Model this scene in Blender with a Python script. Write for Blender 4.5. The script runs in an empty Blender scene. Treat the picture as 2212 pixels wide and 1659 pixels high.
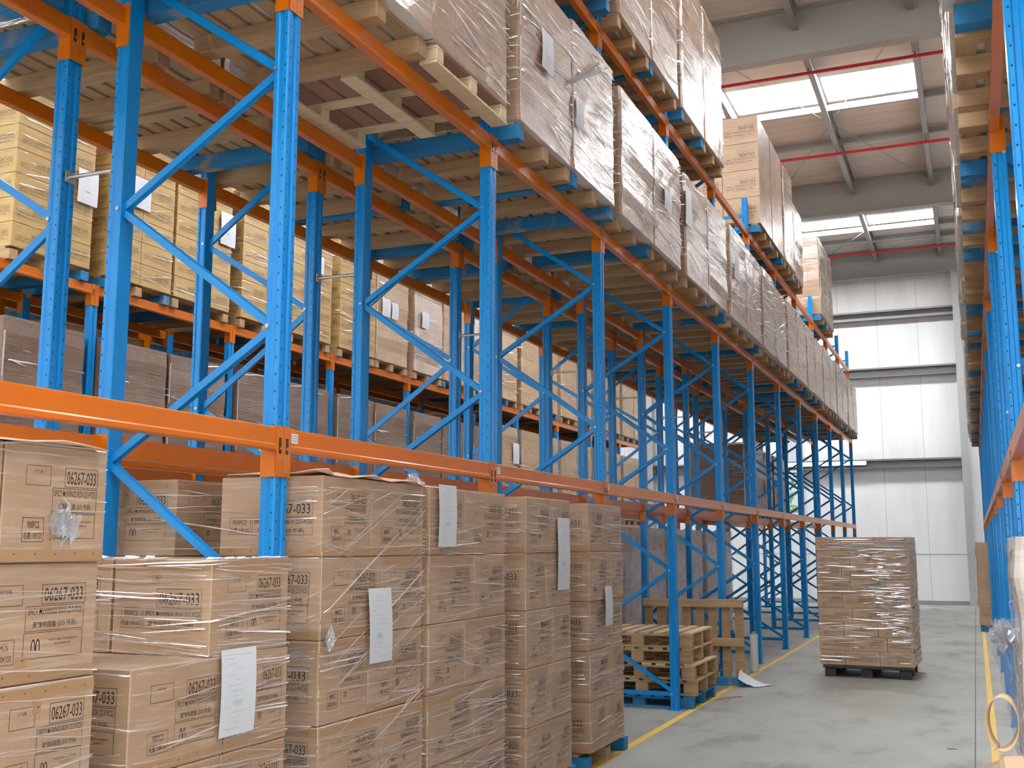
import bpy, math, random
from mathutils import Vector, Matrix
PI = math.pi
SC = bpy.context.scene
COL = SC.collection
R0 = random.Random(7)

# ------------------------------------------------------------------ camera
F_PX, YAW, PITCH, ROLL = 2360.0, 0.3976, 0.1461, -0.0002
cd = bpy.data.cameras.new('camera'); cam = bpy.data.objects.new('camera', cd); COL.objects.link(cam)
cd.sensor_width = 36.0; cd.lens = F_PX / 2212 * 36.0; cd.clip_start = 0.05; cd.clip_end = 200
fw = Vector((-math.sin(YAW)*math.cos(PITCH), math.cos(YAW)*math.cos(PITCH), math.sin(PITCH)))
rt = Vector((math.cos(YAW), math.sin(YAW), 0)); up = rt.cross(fw)
r2 = rt*math.cos(ROLL) + up*math.sin(ROLL); u2 = -rt*math.sin(ROLL) + up*math.cos(ROLL)
cam.matrix_world = Matrix(((r2.x, u2.x, -fw.x, 0), (r2.y, u2.y, -fw.y, 0), (r2.z, u2.z, -fw.z, 1.6), (0, 0, 0, 1)))
SC.camera = cam
# ------------------------------------------------------------------ world, exposure
SC.view_settings.view_transform = 'Standard'; SC.view_settings.look = 'None'
SC.view_settings.exposure = -0.26; SC.view_settings.gamma = 1.0; SC.view_settings.use_curve_mapping = False
w = bpy.data.worlds.new('world'); SC.world = w; w.use_nodes = True
w.node_tree.nodes['Background'].inputs[0].default_value = (0.8, 0.9, 1.0, 1)
w.node_tree.nodes['Background'].inputs[1].default_value = 1.0
SC.cycles.use_denoising = True
SC.cycles.max_bounces = 7; SC.cycles.diffuse_bounces = 4; SC.cycles.glossy_bounces = 3
SC.cycles.transparent_max_bounces = 14; SC.cycles.caustics_reflective = False; SC.cycles.caustics_refractive = False
SC.cycles.sample_clamp_indirect = 6.0
SKY_STRENGTH = 52.0
# the flash of the camera that took the picture
fl = bpy.data.lights.new('camera_flash', 'AREA'); fl.shape = 'RECTANGLE'; fl.size = 0.09; fl.size_y = 0.05; fl.energy = 38; fl.color = (1, 0.95, 0.88)
fo = bpy.data.objects.new('camera_flash', fl); COL.objects.link(fo)
fo.location = (0.03, 0.02, 1.72); fo.rotation_euler = fw.to_track_quat('-Z', 'Y').to_euler()

# ------------------------------------------------------------------ dimensions of the store
P = 2.2732
YA = 3.945
X1, X2, X3, X4 = -2.764, -3.774, -4.08, -5.09
X5, X6, Y5 = -8.21, -9.22, 8.42
XR, YR = 0.205, 4.15
Z1, Z2, Z3 = 2.105, 4.245, 6.075
ZR1, ZR2 = 2.15, 3.975
YW = 32.0

# ------------------------------------------------------------------ helpers
class MB:
    def __init__(s): s.v = []; s.f = []; s.m = []; s.sm = []
    def add(s, vs, fs, m=0, smooth=False):
        b = len(s.v); s.v += [tuple(x) for x in vs]
        for f in fs: s.f.append([b+i for i in f]); s.m.append(m); s.sm.append(smooth)
        return s
    def box(s, x0, x1, y0, y1, z0, z1, m=0):
        return s.add([(x0,y0,z0),(x1,y0,z0),(x1,y1,z0),(x0,y1,z0),(x0,y0,z1),(x1,y0,z1),(x1,y1,z1),(x0,y1,z1)],
                     [(3,2,1,0),(4,5,6,7),(0,1,5,4),(1,2,6,5),(2,3,7,6),(3,0,4,7)], m)
    def bbox(s, x0, x1, y0, y1, z0, z1, c=0.004, m=0):
        """box with all edges cut at c"""
        vs = []; idx = {}
        X=(x0,x1); Y=(y0,y1); Z=(z0,z1)
        for i in (0,1):
            for j in (0,1):
                for k in (0,1):
                    sx, sy, sz = (1,-1)[i], (1,-1)[j], (1,-1)[k]
                    idx[(i,j,k,0)] = len(vs); vs.append((X[i], Y[j]+sy*c, Z[k]+sz*c))
                    idx[(i,j,k,1)] = len(vs); vs.append((X[i]+sx*c, Y[j], Z[k]+sz*c))
                    idx[(i,j,k,2)] = len(vs); vs.append((X[i]+sx*c, Y[j]+sy*c, Z[k]))
        fs = []
        def quad(a, b, c_, d, out):
            p = [Vector(vs[q]) for q in (a,b,c_,d)]
            n = (p[1]-p[0]).cross(p[2]-p[0])
            fs.append((a,b,c_,d) if n.dot(Vector(out)) > 0 else (d,c_,b,a))
        for i in (0,1):
            o = (-1,1)[i]
            quad(idx[(i,0,0,0)],idx[(i,1,0,0)],idx[(i,1,1,0)],idx[(i,0,1,0)],(o,0,0))
            quad(idx[(0,i,0,1)],idx[(1,i,0,1)],idx[(1,i,1,1)],idx[(0,i,1,1)],(0,o,0))
            quad(idx[(0,0,i,2)],idx[(1,0,i,2)],idx[(1,1,i,2)],idx[(0,1,i,2)],(0,0,o))
        for i in (0,1):
            for j in (0,1):
                a, b = (-1,1)[i], (-1,1)[j]
                quad(idx[(i,j,0,0)],idx[(i,j,0,1)],idx[(i,j,1,1)],idx[(i,j,1,0)],(a,b,0))
                quad(idx[(i,0,j,0)],idx[(i,0,j,2)],idx[(i,1,j,2)],idx[(i,1,j,0)],(a,0,b))
                quad(idx[(0,i,j,1)],idx[(0,i,j,2)],idx[(1,i,j,2)],idx[(1,i,j,1)],(0,a,b))
        for i in (0,1):
            for j in (0,1):
                for k in (0,1):
                    t = [idx[(i,j,k,q)] for q in (0,1,2)]
                    p = [Vector(vs[q]) for q in t]
                    n = (p[1]-p[0]).cross(p[2]-p[0])
                    if n.dot(Vector(((-1,1)[i],(-1,1)[j],(-1,1)[k]))) < 0: t.reverse()
                    fs.append(tuple(t))
        return s.add(vs, fs, m)
    def prism(s, poly, z0, z1, m=0, ax='z'):
        """poly counter-clockwise in the plane across axis ax"""
        n = len(poly)
        mp = {'z': lambda a,b,c: (a,b,c), 'y': lambda a,b,c: (a,c,b), 'x': lambda a,b,c: (c,a,b)}[ax]
        vs = [mp(a,b,z0) for a,b in poly] + [mp(a,b,z1) for a,b in poly]
        fs = [tuple(range(n-1,-1,-1)), tuple(range(n,2*n))] + [(i,(i+1)%n,n+(i+1)%n,n+i) for i in range(n)]
        if ax == 'y': fs = [tuple(reversed(f)) for f in fs]
        return s.add(vs, fs, m)
    def bar(s, p, q, wd, th, m=0, upv=(0,1,0)):
        p, q = Vector(p), Vector(q); d = (q-p).normalized(); t = Vector(upv)
        t = (t - d*t.dot(d)).normalized(); u = d.cross(t)
        vs = [e + u*a*wd/2 + t*b*th/2 for e in (p,q) for a,b in ((-1,-1),(1,-1),(1,1),(-1,1))]
        return s.add(vs, [(3,2,1,0),(4,5,6,7),(0,1,5,4),(1,2,6,5),(2,3,7,6),(3,0,4,7)], m)
    def tube(s, pts, r, n=10, m=0, cap=True):
        pts = [Vector(p) for p in pts]; vs = []; N = len(pts)
        rr = r if isinstance(r, (list, tuple)) else [r]*N
        for i, p in enumerate(pts):
            d = (pts[min(i+1,N-1)] - pts[max(i-1,0)]).normalized()
            a = Vector((0,0,1)) if abs(d.z) < 0.9 else Vector((1,0,0))
            u = d.cross(a).normalized(); v = d.cross(u)
            for k in range(n):
                t = 2*PI*k/n; vs.append(p + (u*math.cos(t) + v*math.sin(t))*rr[i])
        fs = [(i*n+k, i*n+(k+1)%n, (i+1)*n+(k+1)%n, (i+1)*n+k) for i in range(N-1) for k in range(n)]
        s.add(vs, fs, m, True)
        if cap: s.add([vs[k] for k in range(n)], [tuple(range(n-1,-1,-1))], m); s.add([vs[(N-1)*n+k] for k in range(n)], [tuple(range(n))], m)
        return s
    def mesh(s, name, mats):
        me = bpy.data.meshes.new(name); me.from_pydata(s.v, [], s.f)
        for m in (mats if isinstance(mats, (list, tuple)) else [mats]): me.materials.append(m)
        me.polygons.foreach_set('material_index', s.m); me.polygons.foreach_set('use_smooth', s.sm)
        me.update(); return me

def link(name, data, loc=(0,0,0), rz=0.0, parent=None):
    o = bpy.data.objects.new(name, data); COL.objects.link(o)
    o.location = loc; o.rotation_euler = (0,0,rz)
    if parent is not None: o.parent = parent
    return o
def tag(o, label, cat, group=None):
    o['label'] = label; o['category'] = cat; o['kind'] = 'thing'
    if group: o['group'] = group
    return o
def struct(name, mb, mats, loc=(0,0,0)):
    o = link(name, mb.mesh(name, mats), loc); o['kind'] = 'structure'; return o
def thing(name, label, cat, loc=(0,0,0), rz=0.0, group=None):
    return tag(link(name, None, loc, rz), label, cat, group)
def dup(root, loc, rz=None, label=None, group=None):
    def cp(o, par):
        c = o.copy(); COL.objects.link(c)
        if par is not None: c.parent = par
        for ch in kids.get(o.name, []): cp(ch, c)
        return c
    kids = {}
    st = [root]
    while st:
        o = st.pop(); kids[o.name] = list(CH.get(o.name, [])); st += kids[o.name]
    c = cp(root, None); c.location = loc
    if rz is not None: c.rotation_euler = (0,0,rz)
    if label: c['label'] = label
    if group: c['group'] = group
    return c
CH = {}
def part(name, data, parent, loc=(0,0,0), rz=0.0, label=None):
    o = link(name, data, loc, rz, parent); CH.setdefault(parent.name, []).append(o)
    if label: o['label'] = label
    return o
ORD = ['first','second','third','fourth','fifth','sixth','seventh','eighth','ninth','tenth','eleventh','twelfth','thirteenth','fourteenth',
       'fifteenth','sixteenth','seventeenth','eighteenth','nineteenth','twentieth','twenty-first','twenty-second','twenty-third','twenty-fourth','twenty-fifth','twenty-sixth']

# ------------------------------------------------------------------ materials
def mat(name, col, rough=0.5, metal=0.0, spec=0.5):
    m = bpy.data.materials.new(name); m.use_nodes = True
    b = m.node_tree.nodes['Principled BSDF']
    b.inputs['Base Color'].default_value = (*col, 1); b.inputs['Roughness'].default_value = rough
    b.inputs['Metallic'].default_value = metal; b.inputs['Specular IOR Level'].default_value = spec
    m.diffuse_color = (*col, 1)
    return m
def N(m, t, **kw):
    n = m.node_tree.nodes.new(t)
    for k, v in kw.items():
        if k in n.inputs: n.inputs[k].default_value = v
        else: setattr(n, k, v)
    return n
def L(m, a, b): m.node_tree.links.new(a, b)
def B(m): return m.node_tree.nodes['Principled BSDF']
def coords(m, scale=(1,1,1), rot=(0,0,0), rnd=True):
    tc = N(m, 'ShaderNodeTexCoord'); mp = N(m, 'ShaderNodeMapping')
    mp.inputs['Scale'].default_value = scale; mp.inputs['Rotation'].default_value = rot
    L(m, tc.outputs['Object'], mp.inputs['Vector'])
    if rnd:
        oi = N(m, 'ShaderNodeObjectInfo'); ml = N(m, 'ShaderNodeMath', operation='MULTIPLY'); ml.inputs[1].default_value = 37.0
        L(m, oi.outputs['Random'], ml.inputs[0])
        L(m, ml.outputs[0], mp.inputs['Location'])
    return mp.outputs['Vector']
def ramp(m, fac, stops):
    r = N(m, 'ShaderNodeValToRGB'); e = r.color_ramp.elements
    e[0].position, e[0].color = stops[0][0], (*stops[0][1], 1); e[1].position, e[1].color = stops[-1][0], (*stops[-1][1], 1)
    for p, c in stops[1:-1]: x = e.new(p); x.color = (*c, 1)
    L(m, fac, r.inputs['Fac']); return r.outputs['Color']
def noise(m, vec, scale, detail=3, rough=0.55):
    n = N(m, 'ShaderNodeTexNoise'); n.inputs['Scale'].default_value = scale; n.inputs['Detail'].default_value = detail; n.inputs['Roughness'].default_value = rough
    L(m, vec, n.inputs['Vector']); return n.outputs['Fac']
def bump(m, h, strength, dist, out='Normal'):
    b = N(m, 'ShaderNodeBump'); b.inputs['Strength'].default_value = strength; b.inputs['Distance'].default_value = dist
    L(m, h, b.inputs['Height']); L(m, b.outputs['Normal'], B(m).inputs[out])

def painted(name, col, rough, col2):
    m = mat(name, col, rough); v = coords(m)
    L(m, ramp(m, noise(m, v, 3.0, 4), [(0.3, col), (0.75, col2)]), B(m).inputs['Base Color'])
    B(m).inputs['Coat Weight'].default_value = 0.15; B(m).inputs['Coat Roughness'].default_value = 0.12; B(m).inputs['Specular IOR Level'].default_value = 0.35
    return m
BLUE = painted('blue_enamel', (0.0, 0.185, 0.50), 0.30, (0.0, 0.215, 0.56))
ORANGE = painted('orange_enamel', (0.47, 0.108, 0.001), 0.33, (0.53, 0.130, 0.002))
HOLE = mat('dark_hole', (0.008, 0.012, 0.02), 0.8)
STEEL = mat('zinc_steel', (0.55, 0.54, 0.50), 0.35, 0.9)
CLIP = mat('black_clip', (0.015, 0.013, 0.013), 0.45)
GREY = mat('grey_paint_steel', (0.40, 0.40, 0.385), 0.5)
GALV = mat('galvanised_purlin', (0.33, 0.33, 0.32), 0.42, 0.5)
RED = mat('red_pipe_paint', (0.55, 0.015, 0.03), 0.4)
BLACKP = mat('black_plastic', (0.012, 0.012, 0.016), 0.5)

def wood(name, c1, c2, blue=0.0, horiz='x'):
    m = mat(name, c1, 0.75); s = {'x': (0.7, 9, 9), 'y': (9, 0.7, 9)}[horiz]
    v = coords(m, s)
    f = noise(m, v, 3.0, 5, 0.6)
    c = ramp(m, f, [(0.3, c1), (0.55, tuple((a+b)/2 for a, b in zip(c1, c2))), (0.8, c2)])
    if blue > 0:
        vb = coords(m, (1.2, 1.2, 1.2))
        mk = ramp(m, noise(m, vb, 2.2, 4, 0.6), [(blue-0.05, (1,1,1)), (blue+0.08, (0,0,0))])
        mx = N(m, 'ShaderNodeMix', data_type='RGBA'); L(m, mk, mx.inputs[0]); L(m, c, mx.inputs[6]); mx.inputs[7].default_value = (0.010, 0.15, 0.34, 1)
        c = mx.outputs[2]
    L(m, c, B(m).inputs['Base Color']); bump(m, f, 0.3, 0.004)
    return m
WOOD_X = wood('pallet_timber', (0.42, 0.27, 0.14), (0.24, 0.14, 0.07), 0, 'x')
WOOD_Y = wood('pallet_boards', (0.40, 0.27, 0.15), (0.25, 0.155, 0.085), 0, 'y')
WOOD_B = wood('blue_washed_timber', (0.40, 0.27, 0.15), (0.22, 0.14, 0.08), 0.62, 'x')
WOOD_PALE = wood('pale_new_timber', (0.66, 0.53, 0.34), (0.50, 0.38, 0.22), 0, 'x')

def kraft(name, c1, c2, streak, tex='plain', haze=0.10, coat=0.5, brick=None, diag=0.35):
    """cardboard under clear stretch film: the film is the glossy coat with stretched pleats"""
    m = mat(name, c1, 0.62); b = B(m)
    v = coords(m, (1, 1, 1))
    col = ramp(m, noise(m, v, 5.0, 4), [(0.3, c1), (0.7, c2)])
    vs = coords(m, (2.2, 2.2, 34.0), (diag, 0, 0.0))
    st = noise(m, vs, 1.6, 4, 0.6)
    if haze > 0:
        mk = ramp(m, st, [(0.50, (0,0,0)), (0.72, (1,1,1))])
        ml = N(m, 'ShaderNodeMath', operation='MULTIPLY'); L(m, mk, ml.inputs[0]); ml.inputs[1].default_value = haze*2.2
        ad = N(m, 'ShaderNodeMath', operation='ADD'); L(m, ml.outputs[0], ad.inputs[0]); ad.inputs[1].default_value = haze*0.5
        mx = N(m, 'ShaderNodeMix', data_type='RGBA'); L(m, ad.outputs[0], mx.inputs[0]); L(m, col, mx.inputs[6]); mx.inputs[7].default_value = (0.72, 0.68, 0.66, 1)
        col = mx.outputs[2]
    if brick:
        bw, bh, dark = brick
        tc = N(m, 'ShaderNodeTexCoord'); sp = N(m, 'ShaderNodeSeparateXYZ'); L(m, tc.outputs['Object'], sp.inputs[0])
        ax = N(m, 'ShaderNodeMath', operation='ADD'); L(m, sp.outputs['X'], ax.inputs[0]); L(m, sp.outputs['Y'], ax.inputs[1])
        cb = N(m, 'ShaderNodeCombineXYZ'); L(m, ax.outputs[0], cb.inputs['X']); L(m, sp.outputs['Z'], cb.inputs['Y'])
        br = N(m, 'ShaderNodeTexBrick'); L(m, cb.outputs[0], br.inputs['Vector'])
        br.inputs['Scale'].default_value = 1.0; br.inputs['Brick Width'].default_value = bw; br.inputs['Row Height'].default_value = bh
        br.inputs['Mortar Size'].default_value = 0.004; br.inputs['Mortar Smooth'].default_value = 0.3
        br.inputs['Color1'].default_value = (1,1,1,1); br.inputs['Color2'].default_value = (0.90,0.90,0.90,1); br.inputs['Mortar'].default_value = (*(dark,)*3, 1)
        mx = N(m, 'ShaderNodeMix', data_type='RGBA', blend_type='MULTIPLY'); mx.inputs[0].default_value = 1.0
        L(m, col, mx.inputs[6]); L(m, br.outputs['Color'], mx.inputs[7]); col = mx.outputs[2]
        # printed lines on the carton sides
        v2 = coords(m, (9, 9, 26), rnd=False); pr = noise(m, v2, 2.0, 2)
        mk = ramp(m, pr, [(0.60, (1,1,1)), (0.68, (0.62,0.60,0.58))])
        m2 = N(m, 'ShaderNodeMix', data_type='RGBA', blend_type='MULTIPLY'); m2.inputs[0].default_value = 0.8
        L(m, col, m2.inputs[6]); L(m, mk, m2.inputs[7]); col = m2.outputs[2]
    L(m, col, b.inputs['Base Color'])
    b.inputs['Coat Weight'].default_value = coat; b.inputs['Coat Roughness'].default_value = 0.10
    b.inputs['Coat IOR'].default_value = 1.75 if coat >= 0.9 else 1.5; b.inputs['Coat Roughness'].default_value = 0.14 if coat >= 0.9 else 0.10
    bump(m, st, streak, 0.03, 'Coat Normal')
    return m
KRAFT = kraft('kraft_board', (0.35, 0.215, 0.120), (0.29, 0.175, 0.095), 0.35, haze=0.08, coat=0.35)
KRAFT_Y = kraft('yellow_kraft_board', (0.42, 0.265, 0.075), (0.36, 0.22, 0.062), 0.25, haze=0.04, coat=0.35)
LOADC = kraft('plain_carton_board', (0.40, 0.24, 0.125), (0.34, 0.20, 0.10), 0.4, haze=0.08, coat=0.5)
LOAD = kraft('film_over_cartons', (0.34, 0.205, 0.118), (0.27, 0.16, 0.09), 0.28, haze=0.05, coat=1.0, brick=(0.5, 0.2875, 0.55))
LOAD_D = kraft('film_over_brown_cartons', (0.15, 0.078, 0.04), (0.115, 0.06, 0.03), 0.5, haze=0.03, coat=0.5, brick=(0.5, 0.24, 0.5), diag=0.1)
LOAD_G = kraft('grey_film_load', (0.66, 0.58, 0.52), (0.36, 0.27, 0.21), 0.5, haze=0.3, coat=0.8, brick=None, diag=0.1)
INK = mat('black_print', (0.03, 0.025, 0.02), 0.6)
TAPE = mat('brown_tape', (0.32, 0.185, 0.095), 0.35)
PAPER = mat('white_paper', (0.60, 0.62, 0.66), 0.6)
PALETAN = mat('tan_paper', (0.36, 0.235, 0.135), 0.6)
PINK = mat('pale_board', (0.62, 0.40, 0.28), 0.7)

def film_mat(name, opac, rough, col=(0.95, 0.95, 0.97)):
    m = bpy.data.materials.new(name); m.use_nodes = True; nt = m.node_tree; nt.nodes.clear()
    out = N(m, 'ShaderNodeOutputMaterial'); mx = N(m, 'ShaderNodeMixShader'); mx.inputs[0].default_value = opac
    tr = N(m, 'ShaderNodeBsdfTransparent'); gl = N(m, 'ShaderNodeBsdfPrincipled'); gl.inputs['Base Color'].default_value = (*col, 1); gl.inputs['Metallic'].default_value = 0.6; gl.inputs['Roughness'].default_value = rough
    L(m, tr.outputs[0], mx.inputs[1]); L(m, gl.outputs[0], mx.inputs[2]); L(m, mx.outputs[0], out.inputs[0])
    m.diffuse_color = (*col, 0.4); return m
FILM = film_mat('clear_stretch_film', 0.62, 0.30)
FILM2 = film_mat('crumpled_clear_film', 0.36, 0.16, (0.9, 0.93, 1.0))

# ------------------------------------------------------------------ the building
def floor_mat():
    m = mat('concrete_floor', (0.36, 0.36, 0.34), 0.5)
    v = coords(m, (1, 1, 1), rnd=False)
    a = noise(m, coords(m, (1.6, 0.9, 1), rnd=False), 1.1, 6, 0.62)
    c = ramp(m, a, [(0.32, (0.185, 0.178, 0.152)), (0.47, (0.30, 0.295, 0.262)), (0.7, (0.35, 0.348, 0.315))])
    f = noise(m, v, 60, 2)
    mx = N(m, 'ShaderNodeMix', data_type='RGBA', blend_type='MULTIPLY'); mx.inputs[0].default_value = 0.35
    L(m, c, mx.inputs[6]); L(m, ramp(m, f, [(0.3, (0.75,0.75,0.75)), (0.6, (1,1,1))]), mx.inputs[7]); L(m, mx.outputs[2], B(m).inputs['Base Color'])
    return m
XL_, XR_, YB_ = -14.5, 4.6, -5.0
struct('floor', MB().box(XL_, XR_, YB_, YW, -0.1, 0), floor_mat())
YEL = mat('yellow_floor_paint', (0.66, 0.42, 0.06), 0.5)
def line_mat():
    m = YEL; n = noise(m, coords(m, rnd=False), 14, 4)
    L(m, ramp(m, n, [(0.30, (0.50, 0.40, 0.18)), (0.42, (0.70, 0.45, 0.07))]), B(m).inputs['Base Color'])
line_mat()
struct('trim_1', MB().box(-2.685, -2.615, YB_+0.1, 29.6, 0.0, 0.002), YEL)
struct('trim_2', MB().box(0.02, 0.075, YB_+0.1, 29.6, 0.0, 0.002), YEL)
struct('trim_3', MB().box(-0.099, -0.090, YB_+0.1, YW-0.05, 0.0, 0.0012), mat('joint_filler', (0.11,0.11,0.10), 0.9))
struct('trim_4', MB().box(-5.30, -5.23, 6.0, 29.6, 0.0, 0.002).box(-8.08, -8.01, 6.0, 29.6, 0.0, 0.002), YEL)
def wall_mat():
    m = mat('white_wall_panel', (0.80, 0.80, 0.78), 0.5)
    n = noise(m, coords(m, (1.2, 1, 0.25), rnd=False), 2.0, 4)
    L(m, ramp(m, n, [(0.3, (0.83,0.825,0.80)), (0.6, (0.90,0.90,0.88))]), B(m).inputs['Base Color'])
    return m
WALLM = wall_mat()
SEAM = mat('panel_seam', (0.52, 0.52, 0.50), 0.7)
WX0, WX1, WZ0, WZ1 = -5.15, -4.42, 2.55, 4.7      # opening in the far wall
mb = MB()
mb.box(XL_, WX0, YW, YW+0.15, 0, 9.8).box(WX1, XR_, YW, YW+0.15, 0, 9.8).box(WX0, WX1, YW, YW+0.15, 0, WZ0).box(WX0, WX1, YW, YW+0.15, WZ1, 9.8)
x = -14.0
while x < 4.5:
    if not (WX0-0.02 < x < WX1+0.02): mb.box(x-0.006, x+0.006, YW-0.003, YW, 0.03, 9.0, 1)
    x += 1.07
mb.box(XL_, XR_, YW-0.006, YW, 1.335, 1.36, 1)
struct('wall_far', mb, [WALLM, SEAM])
struct('window_1', MB().box(WX0, WX0+0.05, YW-0.02, YW+0.12, WZ0, WZ1).box(WX1-0.05, WX1, YW-0.02, YW+0.12, WZ0, WZ1).box(WX0, WX1, YW-0.02, YW+0.12, WZ1-0.05, WZ1).box(WX0, WX1, YW-0.02, YW+0.12, WZ0, WZ0+0.05).box(WX0, WX1, YW, YW+0.05, 3.6, 3.64), GREY)
# greenery outside the window
def leafy():
    m = mat('sunlit_shrub_leaves', (0.25, 0.45, 0.08), 0.7)
    L(m, ramp(m, noise(m, coords(m, rnd=False), 5, 5), [(0.35, (0.06,0.16,0.03)), (0.6, (0.45,0.62,0.2))]), B(m).inputs['Base Color']); return m
mb = MB(); rr = random.Random(3)
for _ in range(900):
    c = Vector((-5.6+rr.random()*2.6, 33.6+rr.random()*1.3, 0.2+rr.random()*3.6)); a, b = [Vector((rr.uniform(-1,1), rr.uniform(-1,1), rr.uniform(-1,1)))*0.09 for _ in range(2)]
    mb.add([c-a, c+b, c+a, c-b], [(0,1,2,3)])
mb.tube([(-4.4,34.2,-0.1),(-4.4,34.2,2.8)], [0.08,0.03])
tag(link('outdoor_shrub', mb.mesh('outdoor_shrub', leafy())), 'green shrub seen through the narrow window in the far wall', 'shrub')
struct('ground_outside', MB().box(-9, 0, YW+0.15, 40, -0.15, -0.1), mat('gravel', (0.5,0.48,0.42), 0.9))
sun = bpy.data.lights.new('sun', 'SUN'); sun.energy = 9; sun.angle = 0.02
so = bpy.data.objects.new('sun', sun); COL.objects.link(so); so.rotation_euler = (math.radians(-12), math.radians(52), 0)
struct('baseboard_far', MB().box(XL_, XR_, YW-0.05, YW-0.002, 0, 0.11), mat('grey_upstand', (0.30,0.32,0.34), 0.6))
struct('wall_left', MB().box(XL_-0.15, XL_, YB_, YW, 0, 9.8), WALLM)
struct('wall_right', MB().box(XR_, XR_+0.15, YB_, YW, 0, 9.8), WALLM)
struct('wall_back', MB().box(XL_, XR_, YB_-0.15, YB_, 0, 9.8), WALLM)
def girt(z0, z1, k):
    mb = MB()
    mb.box(XL_, -0.22, YW-0.22, YW-0.003, z1-0.012, z1).box(XL_, -0.22, YW-0.22, YW-0.003, z0, z0+0.012)
    mb.box(XL_, -0.22, YW-0.03, YW-0.02, z0, z1).box(XL_, -0.22, YW-0.22, YW-0.21, z1-0.04, z1)
    struct('trim_%d' % k, mb, GALV)
girt(7.87, 8.12, 5); girt(6.24, 6.50, 6); girt(3.70, 3.94, 7)
# column at the far wall
mb = MB().box(-0.22, -0.05, YW-0.42, YW-0.40, 0, 9.05).box(-0.22, -0.05, YW-0.08, YW-0.06, 0, 9.05).box(-0.143, -0.127, YW-0.40, YW-0.08, 0, 9.05).box(-0.26, -0.01, YW-0.46, YW-0.05, 0, 0.02)
struct('column_far', mb, GREY)
struct('column_far', MB().box(-8.9, -8.73, YW-0.42, YW-0.40, 0, 9.05).box(-8.82, -8.80, YW-0.40, YW-0.08, 0, 9.05).box(-8.9, -8.73, YW-0.08, YW-0.06, 0, 9.05), GREY)

# roof
def roof_mat():
    m = mat('roof_insulation', (0.62, 0.55, 0.49), 0.7)
    w_ = noise(m, coords(m, (0.3, 5, 1), rnd=False), 2.5, 4)
    L(m, ramp(m, w_, [(0.35, (0.80,0.74,0.68)), (0.65, (0.90,0.85,0.80))]), B(m).inputs['Base Color']); bump(m, w_, 0.6, 0.03)
    return m
ROOFM = roof_mat()
sky_y = [(-3.6,-2.5), (1.0,2.15), (10.2,11.35), (19.2,20.35), (28.2,29.0)]
ys = YB_; mb = MB()
SKX = [(-13.9,-8.85), (-7.17,-0.45), (1.23,4.5)]
for a, b in sky_y:
    mb.box(XL_, XR_, ys, a, 9.85, 9.95); ys = b; xs_ = XL_
    for c_, d_ in SKX: mb.box(xs_, c_, a, b, 9.85, 9.95); xs_ = d_
    mb.box(xs_, XR_, a, b, 9.85, 9.95)
mb.box(XL_, XR_, ys, YW, 9.85, 9.95)
struct('ceiling', mb, ROOFM)
SKYM = mat('daylit_roof_sheet', (0.9,0.95,1.0), 0.5)
B(SKYM).inputs['Emission Color'].default_value = (0.93, 0.96, 1.0, 1); B(SKYM).inputs['Emission Strength'].default_value = SKY_STRENGTH
for i, (a, b) in enumerate(sky_y):
    mb = MB(); x = -14.5
    for c_, d_ in SKX: mb.box(c_, d_, a, b, 9.90, 9.92)
    struct('window_%d' % (i+2), mb, SKYM)
k = 8
for yr in (-1.0, 7.8, 16.45, 25.2, 31.75):
    hw = 0.11
    mb = MB().box(XL_, XR_, yr-hw, yr+hw, 9.05, 9.07).box(XL_, XR_, yr-hw, yr+hw, 9.82, 9.84).box(XL_, XR_, yr-0.008, yr+0.008, 9.07, 9.82)
    struct('rafter_trim_%d' % k, mb, GREY); k += 1
for j in range(12):
    xp = -0.45 - 1.68*(j-2)
    if xp < XL_+0.1 or xp > XR_-0.1: continue
    mb = MB().box(xp-0.006, xp+0.006, YB_, YW, 9.67, 9.85).box(xp-0.045, xp, YB_, YW, 9.67, 9.68).box(xp, xp+0.045, YB_, YW, 9.835, 9.85)
    mb.box(xp-0.05, xp+0.05, YB_, YW, 9.50, 9.52).box(xp-0.012, xp+0.012, YB_, YW, 9.52, 9.67)
    struct('purlin_trim_%d' % k, mb, GALV); k += 1
for yc in (-4.0, 4.9, 13.6, 22.35, 20.45, 29.1, 30.3):
    struct('bridging_trim_%d' % k, MB().box(XL_, XR_, yc-0.03, yc+0.03, 9.70, 9.82), GALV); k += 1
for n_, (xa, ya, xb, yb) in enumerate([(-3.81,16.6,-0.45,25.1), (-0.45,16.6,-3.81,25.1), (-0.45,25.4,-3.81,31.6)]):
    tag(link('wind_brace', MB().tube([(xa,ya,9.62-0.03*n_),(xb,yb,9.62-0.03*n_)], 0.008, 6).mesh('wind_brace', GALV)), 'thin steel bracing rod under the roof, ' + ['running away to the column side','crossing it in the same bay','in the bay beside the far wall'][n_], 'bracing rod')
for i, yp in enumerate((9.2, 17.95, 22.1, 30.3)):
    mb = MB().tube([(XL_+0.05, yp, 9.43), (XR_-0.05, yp, 9.43)], 0.028, 10)
    x = -13.9
    while x < 4.4: mb.tube([(x, yp, 9.45), (x, yp, 9.50)], 0.012, 6); x += 1.68
    tag(link('sprinkler_pipe', mb.mesh('sprinkler_pipe', RED)), 'red sprinkler pipe under the roof, ' + ['first row over the racks','just beyond the big rafter','beyond the broad rooflight','closest to the far wall'][i], 'pipe')
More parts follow.
